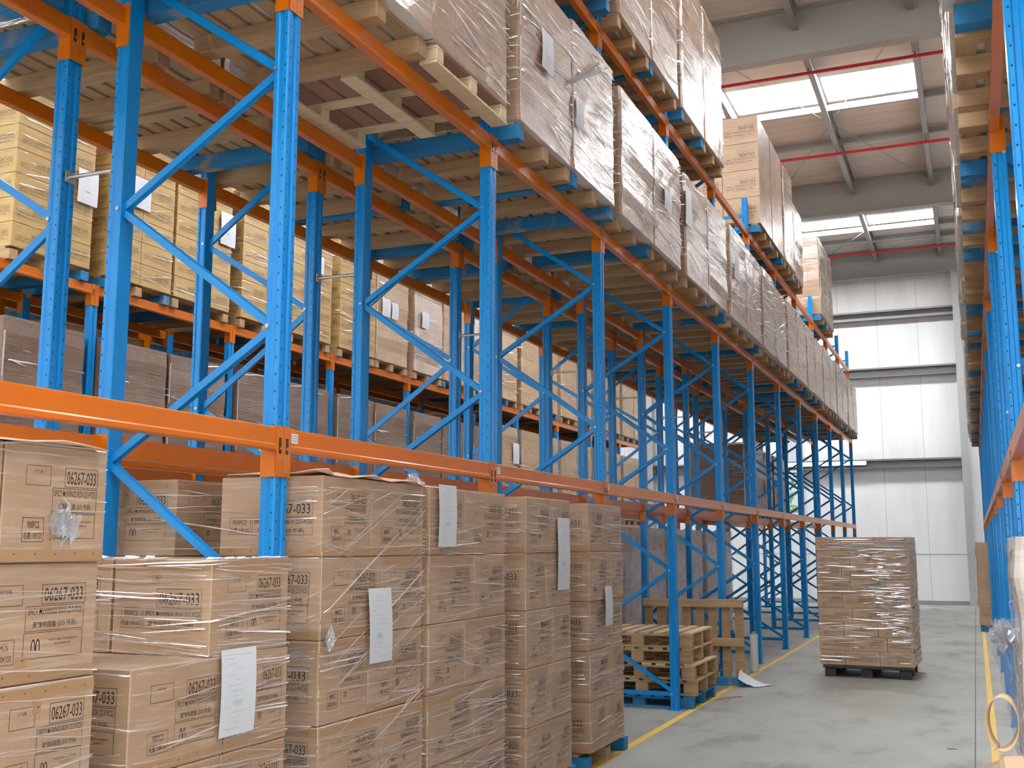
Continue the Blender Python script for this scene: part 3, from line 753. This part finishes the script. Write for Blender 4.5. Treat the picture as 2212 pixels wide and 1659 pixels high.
# delivery notes tucked on the stacks
def note(x, y0, y1, z0, z1, label, seed=0, tilt=0.0):
    r = random.Random(seed); mb = MB(); n = 6; vs = []
    for i in range(n+1):
        f = i/n; bow = 0.006*math.sin(PI*f)
        vs += [(x+bow, y0+tilt*(1-f), z0+(z1-z0)*f), (x+bow+0.002, y1+tilt*(1-f), z0+(z1-z0)*f)]
    mb.add(vs, [(2*i, 2*i+1, 2*i+3, 2*i+2) for i in range(n)], 0, True)
    for i in range(14):
        f = 0.08+0.062*i; zz = z0+(z1-z0)*f; a = r.uniform(0.1,0.4); b = a+r.uniform(0.15,0.45); bow = 0.006*math.sin(PI*f)+0.0022; t_ = 0.0022
        ya, yb = y0+(y1-y0)*a+tilt*(1-f), y0+(y1-y0)*min(b,0.92)+tilt*(1-f)
        mb.add([(x+bow, ya, zz), (x+bow, yb, zz), (x+bow, yb, zz+t_), (x+bow, ya, zz+t_)], [(0,1,2,3)], 1)
    f = 0.35; zz = z0+(z1-z0)*f; bow = 0.009; ya = y0+(y1-y0)*.35; yb = y0+(y1-y0)*.6
    mb.add([(x+bow, ya, zz), (x+bow, yb, zz), (x+bow, yb, zz+0.011), (x+bow, ya, zz+0.011)], [(0,1,2,3)], 2)
    o = link('delivery_note', mb.mesh('delivery_note', [PAPER, NPRINT, NGREEN])); tag(o, label, 'paper note', 'delivery notes on the loads')
NPRINT = mat('note_print', (0.42,0.44,0.5), 0.7); NGREEN = mat('green_stamp', (0.28,0.56,0.50), 0.6)
note(-2.585, 3.39, 3.60, 0.90, 1.215, 'white delivery note over the stepped stack, just under its top tier', 1)
note(-2.585, 4.45, 4.66, 1.06, 1.40, 'white delivery note on the side of the stack behind the first post', 2, 0.02)
note(-2.585, 5.16, 5.37, 1.59, 1.915, 'white delivery note high on the stack at the second post', 3)
note(-2.585, 6.94, 7.17, 1.30, 1.78, 'pale note under film at the far edge of the stack beyond the second post', 4)
note(-2.585, 7.95, 8.12, 1.00, 1.29, 'pale note under film on the last floor stack', 5)

UNDERSIDE = mat('pale_load_underside', (0.72, 0.68, 0.64), 0.6)  # paler colour on the bottom face of the wrapped loads
# ------------------------------------------------------------------ wrapped loads on the beams
def load_mesh(dy, h, seed, base, dx=1.08):
    """one film-wrapped block of cartons: rounded vertical corners, slightly bulged sides"""
    r = random.Random(seed); nz = 9; c = 0.02; ring = []
    pts = []
    def side(p, q, n): return [(p[0]+(q[0]-p[0])*i/n, p[1]+(q[1]-p[1])*i/n) for i in range(n)]
    pts += side((0, c), (0, dy-c), 6) + side((0, dy-c), (-c, dy), 1) + side((-c, dy), (-dx+c, dy), 3) + side((-dx+c, dy), (-dx, dy-c), 1) + side((-dx, dy-c), (-dx, c), 3) + side((-dx, c), (-dx+c, 0), 1) + side((-dx+c, 0), (-c, 0), 6) + side((-c, 0), (0, c), 1)
    n = len(pts); vs = []
    for k in range(nz+1):
        f = k/nz; tw = r.gauss(0, 0.004)
        for (x, y) in pts:
            g = 0.006*math.sin(k*2.1+seed) + r.gauss(0, 0.0025)
            cx, cy = -dx/2, dy/2; d = Vector((x-cx, y-cy)).normalized()*g
            vs.append((x+d.x+tw, y+d.y, f*h))
    fs = [(k*n+i, k*n+(i+1)%n, (k+1)*n+(i+1)%n, (k+1)*n+i) for k in range(nz) for i in range(n)]
    mb = MB().add(vs, fs, 0, False); mb.add(vs[:n], [tuple(range(n-1,-1,-1))], 1); mb.add([vs[nz*n+i] for i in range(n)], [tuple(range(n))])
    return mb.mesh('carton_block', [base, UNDERSIDE])
LMC = {}
FRC = {}
def film_mesh(dy, h, v, n, sl):
    key = (dy, h, v, n)
    if key not in FRC:
        mb = MB(); ribbons(mb, -1.08, 0.0, 0.0, dy, 0.02, h-0.01, n, 100+v, slope=sl, wmax=0.016, d0=0.008, lmax=0.7)
        r = random.Random(v)
        for q in range(10):
            z = r.uniform(0, h-0.3); l_ = r.uniform(0.05, 0.3)
            mb.add([(0.012, 0.0, z), (0.004, -0.01, z), (0.004, -0.01, z+l_), (0.012, 0.0, z+l_)], [(0,1,2,3)], 0)
        FRC[key] = mb.mesh('stretch_film', FILM)
    return FRC[key]
def wload(x, y, z, dy, h, label, group, base, film=0, rz=0.0, seed=None, dx=1.08, sl=0.12):
    v = R0.randrange(5) if seed is None else seed
    key = (round(dy,3), h, v, base.name, dx)
    if key not in LMC: LMC[key] = load_mesh(dy, h, v, base, dx)
    t = thing('wrapped_load', label, 'wrapped load', (x, y, z), rz, group)
    part('carton_block', LMC[key], t)
    if film: part('stretch_film', film_mesh(round(dy,3), h, v, film, sl), t)
    return t
def slot(y0, k):   # two loads in each bay
    b, j = divmod(k, 2); return y0 + b*P + (0.125 if j == 0 else 1.17)
# middle level, aisle rack
for k in range(-2, 22):
    y = slot(YA, k); i = k+2; near = k < 8; dy = 1.0
    lab = 'on middle beams of the aisle rack, %s along' % ORD[i]
    if k == 1: block_pallet((-2.60, y, Z2), 'pale new block-type pallet carried ' + lab, 'pallets at middle level of the aisle rack')
    else: pallet((-2.63 + R0.uniform(-0.02, 0.02), y, Z2), 'timber and blue pallet ' + lab, 'pallets at middle level of the aisle rack', near)
    hh = 1.15 + R0.choice((-0.04, 0, 0.0, 0.03))
    wload(-2.60, y-0.02+R0.uniform(-0.01,0.01), Z2+PH+0.001, 1.03, hh, 'film-wrapped brown carton load ' + lab, 'wrapped loads at middle level of the aisle rack', LOAD, 150 if k < 14 else 60)
# middle level, back to back rack
for k in range(-2, 22):
    y = slot(YA, k); lab = 'on middle beams of the rear rack, %s along' % ORD[k+2]
    pallet((X3+0.05, y, Z2), 'timber and blue pallet ' + lab, 'pallets at middle level of the back to back rack', k < 6)
    wload(X3+0.06, y, Z2+PH+0.001, 1.0, 1.15, 'wrapped brown carton load ' + lab, 'wrapped loads at middle level of the back to back rack', LOAD)
# top level, aisle rack
top = [(slot(YA,k), 1.66) for k in range(2, 8)] + [(15.47,1.66),(16.53,1.66),(17.72,1.66),(18.80,1.30)] + [(22.28,1.60),(23.36,1.60)]
for i, (y, h) in enumerate(top):
    lab = 'on top beams of the aisle rack, %s along' % ORD[i]
    pallet((-2.62, y, Z3), 'blue and timber pallet ' + lab, 'pallets at top level of the aisle rack', i < 6, v=[0,4,2][i % 3])
    if i in (6, 7):      # bare-looking cartons under film, tier by tier
        for t_ in range(4):
            for j in range(2):
                cw = 0.5
                carton(-2.60, y+j*cw, Z3+PH+0.001+t_*0.41, 0.54, cw, 0.41, 'A', 'B', None, 'plain carton, %s tier, %s side, %s load on the top beams' % (['bottom','second','third','top'][t_], ['near','far'][j], ORD[i]), 'cartons on the top beams', LOADC)
            if i == 6: carton(-3.142, y, Z3+PH+0.001+t_*0.41, 0.54, 1.0, 0.41, None, 'B', None, 'plain carton on the inner side, %s tier, %s load on the top beams' % (['bottom','second','third','top'][t_], ORD[i]), 'cartons on the top beams', LOADC)
    else: wload(-2.60, y-0.01, Z3+PH+0.001, 1.03, h, 'tall film-wrapped carton load ' + lab, 'wrapped loads at top level of the aisle rack', LOAD, 150 if i < 6 else 80)
# ------------------------------------------------------------------ rack across the far aisle
def rack3_cartons(y, i):
    """five tiers of flat yellow cartons, two wide at the front"""
    for t in range(7):
        for j in range(2):
            carton(X5+0.06, y+j*0.5, Z2+PH+0.001+t*0.24, 0.5, 0.5, 0.24, 'B', 'B', None, 'yellowish carton, %s tier, %s side, %s load of the far rack' % (ORD[t], ['near','far'][j], ORD[i]), 'yellowish cartons across the far aisle', KRAFT_Y)
    for t in range(7): carton(X5-0.443, y, Z2+PH+0.001+t*0.24, 0.5, 1.0, 0.24, None, None, None, 'yellowish carton in rear row, %s tier, %s load of the far rack' % (ORD[t], ORD[i]), 'yellowish cartons across the far aisle', KRAFT_Y)
    mb = MB(); ribbons(mb, X5+0.06-1.0, X5+0.062, y, y+1.0, Z2+PH+0.02, Z2+PH+1.68, 90, 300+i, wmax=0.008, slope=0.1)
    tag(link('stretch_film', mb.mesh('stretch_film', FILM)), 'clear film round the %s load of yellowish cartons on the far rack' % ORD[i], 'stretch film', 'films across the far aisle')
YLOW = kraft('film_over_pale_or_lit_cartons', (0.39, 0.24, 0.105), (0.32, 0.19, 0.085), 0.4, haze=0.08, coat=0.5, brick=(0.5, 0.24, 0.5))
i = 0
for k in range(-1, 18):
    y = slot(Y5, k); lab = 'on middle beams of the far rack, %s along' % ORD[i]
    pallet((X5+0.05, y, Z2), 'blue-ended timber pallet ' + lab, 'pallets at middle level across the far aisle', k < 4)
    if k <= 4: rack3_cartons(y, i)
    else: wload(X5+0.06, y, Z2+PH+0.001, 1.0, 1.66 if k % 3 else 1.6, 'wrapped pale brown carton load ' + lab, 'wrapped loads at middle level across the far aisle', YLOW if k > 9 or k % 2 else LOAD, 30)
    i += 1
i = 0
for k in range(-1, 18):
    y = slot(Y5, k); lab = 'on lowest beams of the far rack, %s along' % ORD[i]
    pallet((X5+0.05, y, Z1), 'timber pallet ' + lab, 'pallets at lowest level across the far aisle', False)
    wload(X5+0.06, y, Z1+PH+0.001, 1.0, 1.48 if k < 9 else 1.62, ('dark brown ' if k < 9 else 'window-lightened brown ') + 'wrapped load ' + lab, 'wrapped loads at lowest level across the far aisle', LOAD_D if k < 9 else YLOW, 24)  # farther loads get a paler colour in place of window light
    i += 1
X7 = X6 - 0.30
frames(X7-1.01, Y5, -1, 10, 'the hindmost rack', 'frames of the hindmost rack', PI, near=-9, low=True)
for z, zn in ((Z1,'lowest'), (Z2,'middle')):
    beams(X7, Y5, z, -1, 9, 1, 'at %s level, front of the hindmost rack' % zn, 'front beams of the hindmost rack at %s level' % zn, -9)
    for k in range(-1, 18):
        y = slot(Y5, k); lab = 'on %s beams of the hindmost rack, %s along' % (zn, ORD[k+1])
        pallet((X7+0.05, y, z), 'timber pallet ' + lab, 'pallets at %s level of the hindmost rack' % zn, False)
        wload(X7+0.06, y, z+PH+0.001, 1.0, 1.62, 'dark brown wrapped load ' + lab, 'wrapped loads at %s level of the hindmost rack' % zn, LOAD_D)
for q, (y0, y1, z0, z1) in enumerate([(8.07,8.34,5.02,5.37),(8.86,9.12,5.20,5.54),(10.34,10.62,5.17,5.57),(12.41,12.60,5.30,5.54),(14.25,14.5,5.06,5.34),(14.55,14.75,5.06,5.32),(15.56,15.80,5.11,5.38)]):
    note(X5+0.085, y0, y1, z0, z1, 'white note on the middle-level loads of the far rack, %s along' % ORD[q], 40+q)
note(X5+0.085, 19.4, 19.7, 3.15, 3.55, 'white delivery note low on a window-lightened load across the far aisle', 50)
# floor loads of the back to back rack, seen through the frames
ys_ = [slot(YA, k) for k in range(7, 14)]
for i, y in enumerate(ys_):
    pallet((X3+0.05, y, 0), 'timber pallet on the floor under the rear rack, %s along' % ORD[i], 'floor pallets of the back to back rack', False)
    wload(X3+0.06, y+0.03, PH+0.001, 0.90, 1.70, 'greyish wrapped floor load under the rear rack, %s along' % ORD[i], 'floor loads of the back to back rack', LOAD_G, 50, seed=i % 5)
for i, y in enumerate([slot(YA, k) for k in range(15, 20)]):
    pallet((X3+0.05, y, Z1), 'timber pallet on lowest beams of the rear rack, %s along' % ORD[i], 'pallets at lowest level of the back to back rack', False)
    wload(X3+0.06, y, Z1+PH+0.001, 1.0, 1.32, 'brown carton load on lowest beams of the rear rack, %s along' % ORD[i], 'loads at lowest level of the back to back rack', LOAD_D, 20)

# notes on the middle level
for q, (y0, y1, z0, z1) in enumerate([(6.68,6.90,4.88,5.17),(7.38,7.55,4.72,4.95),(9.94,10.2,4.82,5.03),(10.8,11.05,4.9,5.3),(13.3,13.6,4.9,5.25)]):
    note(-2.58, y0, y1, z0, z1, 'white note under film on the middle-level loads above the aisle, %s along' % ORD[q], 60+q)
# twisted rope of film across one load
mb = MB(); r = random.Random(9)
for q in range(16):
    a, b = -1+q/8.0, 0
    y0, z0 = 7.26, 4.98 + r.uniform(-0.012, 0.012)
    y1, z1 = 7.98 + r.uniform(-0.06, 0.06), 5.42 + r.uniform(-0.05, 0.05); wd = r.uniform(0.004, 0.016)
    mb.add([(-2.578, y0, z0), (-2.570, y0, z0+wd*1.5), (-2.572, y1, z1+wd), (-2.580, y1, z1)], [(0,1,2,3)], 0)
tag(link('film_twist', mb.mesh('film_twist', PAPER and film_mat('white_film_twist', 0.75, 0.3))), 'bright twisted rope of film slanting across a middle-level load', 'plastic film')

# ------------------------------------------------------------------ rack seen edge-on
for k in range(-1, 22):
    y = slot(YR, k); i = k+1
    lab = 'on upper beams of the edge-on rack, %s along' % ORD[i]
    pallet((0.045, y+1.0, ZR2), 'blue and timber pallet ' + lab, 'pallets on the upper beams of the edge-on rack', k < 6, PI, v=[4,2,0,1][k % 4])
    wload(R0.uniform(-0.01, 0.03), y+1.015, ZR2+PH+0.001, 1.03, 1.15, 'film-wrapped carton load ' + lab, 'wrapped loads on the upper beams of the edge-on rack', LOAD, 60 if k < 12 else 30, PI)
    if k < 16:
        lab = 'on top beams of the edge-on rack, %s along' % ORD[i]
        pallet((0.045, y+1.0, 5.75), 'blue and timber pallet ' + lab, 'pallets on the top beams of the edge-on rack', False, PI)
        wload(R0.uniform(-0.02, 0.02), y+1.015, 5.75+PH+0.001, 1.03, 1.3, 'film-wrapped carton load ' + lab, 'wrapped loads on the top beams of the edge-on rack', LOAD, 40, PI)
# floor loads there
pallet((0.0, 23.5, 0), 'blue pallet on the floor at the foot of the edge-on rack', None, True, PI, v=4)
wload(-0.01, 23.5, PH+0.001, 1.0, 1.52, 'narrow-looking wrapped load on a blue pallet beside the edge-on rack', None, LOADC, 60, PI)
pallet((0.15, 5.98, 0), 'blue and timber pallet under the grey wrapped load', None, True, PI, v=4)
wload(0.15, 5.98, PH+0.001, 0.96, 1.51, 'tall grey film-wrapped load beside the edge-on rack', None, LOAD_G, 160, PI, seed=3, sl=0.5)
mb = MB(); r = random.Random(21)
M_, Nn = 26, 12; vs = []
for i in range(M_+1):       # hanging crumpled tail
    f = i/M_; z = 1.24 - 0.78*f
    for j in range(Nn+1):
        g = j/Nn; wd = 0.10*(0.6+0.4*math.cos(f*3))*(1.2 if f < 0.25 else 1)
        vs.append((0.155 - g*wd + r.gauss(0,0.006), 5.9+0.10*math.sin(6*g+7*f)+r.gauss(0,0.015), z+r.gauss(0,0.008)))
mb.add(vs, [(i*(Nn+1)+j, (i+1)*(Nn+1)+j, (i+1)*(Nn+1)+j+1, i*(Nn+1)+j+1) for i in range(M_) for j in range(Nn)], 0, False)
crumple(mb, (0.10, 5.95, 1.16), 0.09, 7, 22, (0.8,0.8,0.9))
tag(link('crumpled_film', mb.mesh('crumpled_film', FILM2)), 'crumpled clear film hanging off the grey wrapped load before blue posts', 'plastic film')

# ------------------------------------------------------------------ load standing in the aisle
t = thing('plastic_pallet', 'black plastic pallet under the wrapped load in the aisle', 'pallet', (-1.3, 14.2, 0), -0.03)
part('deck', MB().bbox(-0.52,0.52,0,1.05,0.105,0.145,0.006).mesh('deck', BLACKP), t)
for y in (0.02, 0.45, 0.90):
    for x in (-0.50, -0.07, 0.37): part('foot', MB().bbox(x, x+0.13, y, y+0.13, 0.0, 0.105, 0.008).mesh('foot', BLACKP), t)
part('skid', MB().bbox(-0.5,0.5,0.03,0.14,0.0,0.014,0.003).mesh('skid', BLACKP), t)
rr = random.Random(77); ca, sa = math.cos(-0.03), math.sin(-0.03)
def aisle_pt(x, y, z): return (-1.3 + x*ca - y*sa, 14.2 + x*sa + y*ca, z)
AT = 1.55/9
for t_ in range(9):
    ws = [0.40, 0.40, 0.30] if t_ % 2 else [0.30, 0.40, 0.40]
    x = -0.55 + rr.uniform(-0.006, 0.006)
    for j, wd in enumerate(ws):
        o = carton(0, 0, 0, wd, 1.04, round(AT,3), None, 'B' if (t_+j) % 2 else 'A', None, 'small carton of the aisle load, %s tier up, %s of three across' % (ORD[t_], ['first','middle','last'][j]), 'cartons of the aisle load', LOADC)
        p = aisle_pt(x+wd, 0.0, 0.146 + t_*AT); o.location = p; o.rotation_euler = (0, 0, -0.03); x += wd
mb = MB(); ribbons(mb, -0.55, 0.553, 0.0, 1.04, 0.16, 1.69, 330, 91, wmax=0.013, slope=0.05, lmax=0.6)
ribbons(mb, -0.55, 0.553, 0.0, 0.1, 1.5, 1.69, 50, 92, wmax=0.008, slope=0.0, lmax=1.0)
for q_ in range(7): ribbons(mb, -0.05+q_*0.06, 0.553, 0.0, 0.02, 1.35-0.16*q_, 1.56-0.16*q_, 26, 95+q_, wmax=0.02, slope=0.12, lmax=0.2)  # extra ribbon clusters down a diagonal, added to imitate glare patches
mb.v = [aisle_pt(*v) for v in mb.v]
tag(link('stretch_film', mb.mesh('stretch_film', FILM)), 'glittering stretch film round the load standing in the aisle', 'stretch film')

# ------------------------------------------------------------------ pile of bare pallets, upright pallet, film roll
def rev_pallet(loc, rz, label, blue=False, H=0.15, group='pallets of the bare pile'):
    t = thing('wooden_pallet', label, 'pallet', loc, rz, group)
    wx = WOOD_B if blue else WOOD_X; mb = MB()
    for i in range(8): mb.bbox(-1.12+i*0.1457, -1.12+i*0.1457+0.10, 0.0, 1.0, H-0.020, H, 0.002)
    part('deck', mb.mesh('deck', WOOD_B if blue else WOOD_P2), t)
    for y in (0.0, 0.455, 0.91):
        part('stringer_board', MB().bbox(-1.12, 0.0, y, y+0.09, H-0.040, H-0.020, 0.002).mesh('stringer_board', wx), t)
        for x in (-1.12, -0.62, -0.13): part('block', MB().bbox(x, x+0.13, y, y+0.09, 0.018, H-0.040, 0.003).mesh('block', wx), t)
        part('base_board', MB().bbox(-1.12, 0.0, y, y+0.09, 0.0, 0.018, 0.002).mesh('base_board', wx), t)
    return t
WOOD_P2 = wood('pile_top_boards', (0.56, 0.42, 0.26), (0.40, 0.28, 0.16), 0, 'y')
zp = 0.0
for i in range(5):
    rev_pallet((-2.645 + [0,0.03,0.02,-0.01,0.0][i], 10.90 + [0,0.02,-0.02,0.01,0.0][i], zp), [0,0.02,-0.015,0.01,0.02][i], ('blue' if i == 0 else 'weathered timber') + ' bare pallet, %s from the floor in the pile' % ORD[i], i == 0, 0.122 if i == 0 else 0.152)
    zp += (0.122 if i == 0 else 0.152) + 0.001
t = thing('wooden_pallet', 'bare timber pallet stood upright on its edge against the rack', 'pallet', (-2.52, 12.86, 0.0), 0.06)
mb = MB()
for i in range(8): mb.bbox(-1.17+i*0.152, -1.17+i*0.152+0.10, 0.09, 0.112, 0.0, 0.96, 0.002)
part('deck', mb.mesh('deck', WOOD_X), t)
for z in (0.0, 0.44, 0.88): part('bearer', MB().bbox(-1.17, 0.0, 0.0, 0.09, z, z+0.09, 0.003).mesh('bearer', WOOD_X if z else WOOD_B), t)
t = thing('film_roll', 'upright roll of clear stretch film on the floor by the posts', 'film roll', (-2.68, 14.35, 0))
part('roll_body', MB().tube([(0,0,0.01),(0,0,0.47)], 0.052, 20).mesh('roll_body', mat('wound_film', (0.62,0.62,0.60), 0.2)), t)
part('core_tube', MB().tube([(0,0,0.0),(0,0,0.50)], 0.028, 14).mesh('core_tube', mat('brown_core', (0.35,0.22,0.12), 0.8)), t)
mb = MB(); vs = []; r = random.Random(8)
for i in range(11):
    for j in range(7):
        f, g = i/10, j/6
        vs.append((-2.58+0.34*f*(0.6+0.4*g), 12.78+0.3*g, 0.004+0.17*(1-f)**1.5*(0.5+0.5*math.sin(PI*g))+0.01*r.random()))
mb.add(vs, [(i*7+j,(i+1)*7+j,(i+1)*7+j+1,i*7+j+1) for i in range(10) for j in range(6)], 0, True)
tag(link('paper_sheet', mb.mesh('paper_sheet', PAPER)), 'curled white paper sheet on the floor beside the upright pallet', 'paper')
mb = MB().tube([(-2.60,11.62,0.006),(-2.52,11.78,0.012),(-2.38,11.98,0.006)], 0.005, 6).tube([(-2.47,11.82,0.01),(-2.46,11.60,0.006),(-2.44,11.45,0.006)], 0.005, 6)
tag(link('strap_offcut', mb.mesh('strap_offcut', mat('red_orange_strap', (0.5,0.12,0.06), 0.5))), 'thin red strap offcut lying on the floor by the yellow line', 'strap')
tag(link('floor_sliver', MB().bar((-0.30,9.60,0.003),(-0.23,9.61,0.003),0.004,0.003).mesh('floor_sliver', HOLE)), 'tiny dark splinter on the grey floor near the joint', 'splinter')

# ------------------------------------------------------------------ flattened cartons and paper strap at the picture corner
t = thing('flat_carton_bundle', 'bundle of folded tan board with a looping strap, at the lower corner', 'board bundle', (0.0, 2.45, 0.0))
part('board_stack', MB().bbox(0.02, 0.6, 0.0, 0.24, 0.0, 1.150, 0.01).mesh('board_stack', PALETAN), t)
def sheet(pts_a, pts_b, th=0.006):
    n = len(pts_a); vs = list(pts_a)+list(pts_b); return MB().add(vs, [(i, i+1, n+i+1, n+i) for i in range(n-1)], 0, True)
for q in range(5):
    a = []; b = []
    for i in range(11):
        f = i/10; x = -0.028+0.012*q + 0.34*f; z = 1.152+0.004*q - 0.03*max(0, 0.28-f)/0.28 + 0.003*math.sin(9*f+q)
        a.append((x, -0.02+0.012*q, z-0.004)); b.append((x+0.02+0.01*q, 0.25-0.01*q, z+0.003*math.sin(5*f+q)))
    o = part('folded_sheet', sheet(a, b).mesh('folded_sheet', PALETAN), t); md = o.modifiers.new('s','SOLIDIFY'); md.thickness = 0.005; md.offset = -1
la = []; lb = []
for i in range(41):
    a = -0.62*PI + (2*PI+0.45)*i/40; g = i/40
    px_, pz_ = 0.030+0.033*math.cos(a), 1.215+0.056*math.sin(a)
    if g > 0.93: px_ -= 0.02*(g-0.93)/0.07
    la.append((px_, 0.215, pz_)); lb.append((px_+0.010*math.sin(a*0.5), 0.238, pz_+0.006))
o = part('paper_strap', sheet(la, lb).mesh('paper_strap', PALETAN), t, label='looped tan paper strap'); md = o.modifiers.new('s','SOLIDIFY'); md.thickness = 0.0012
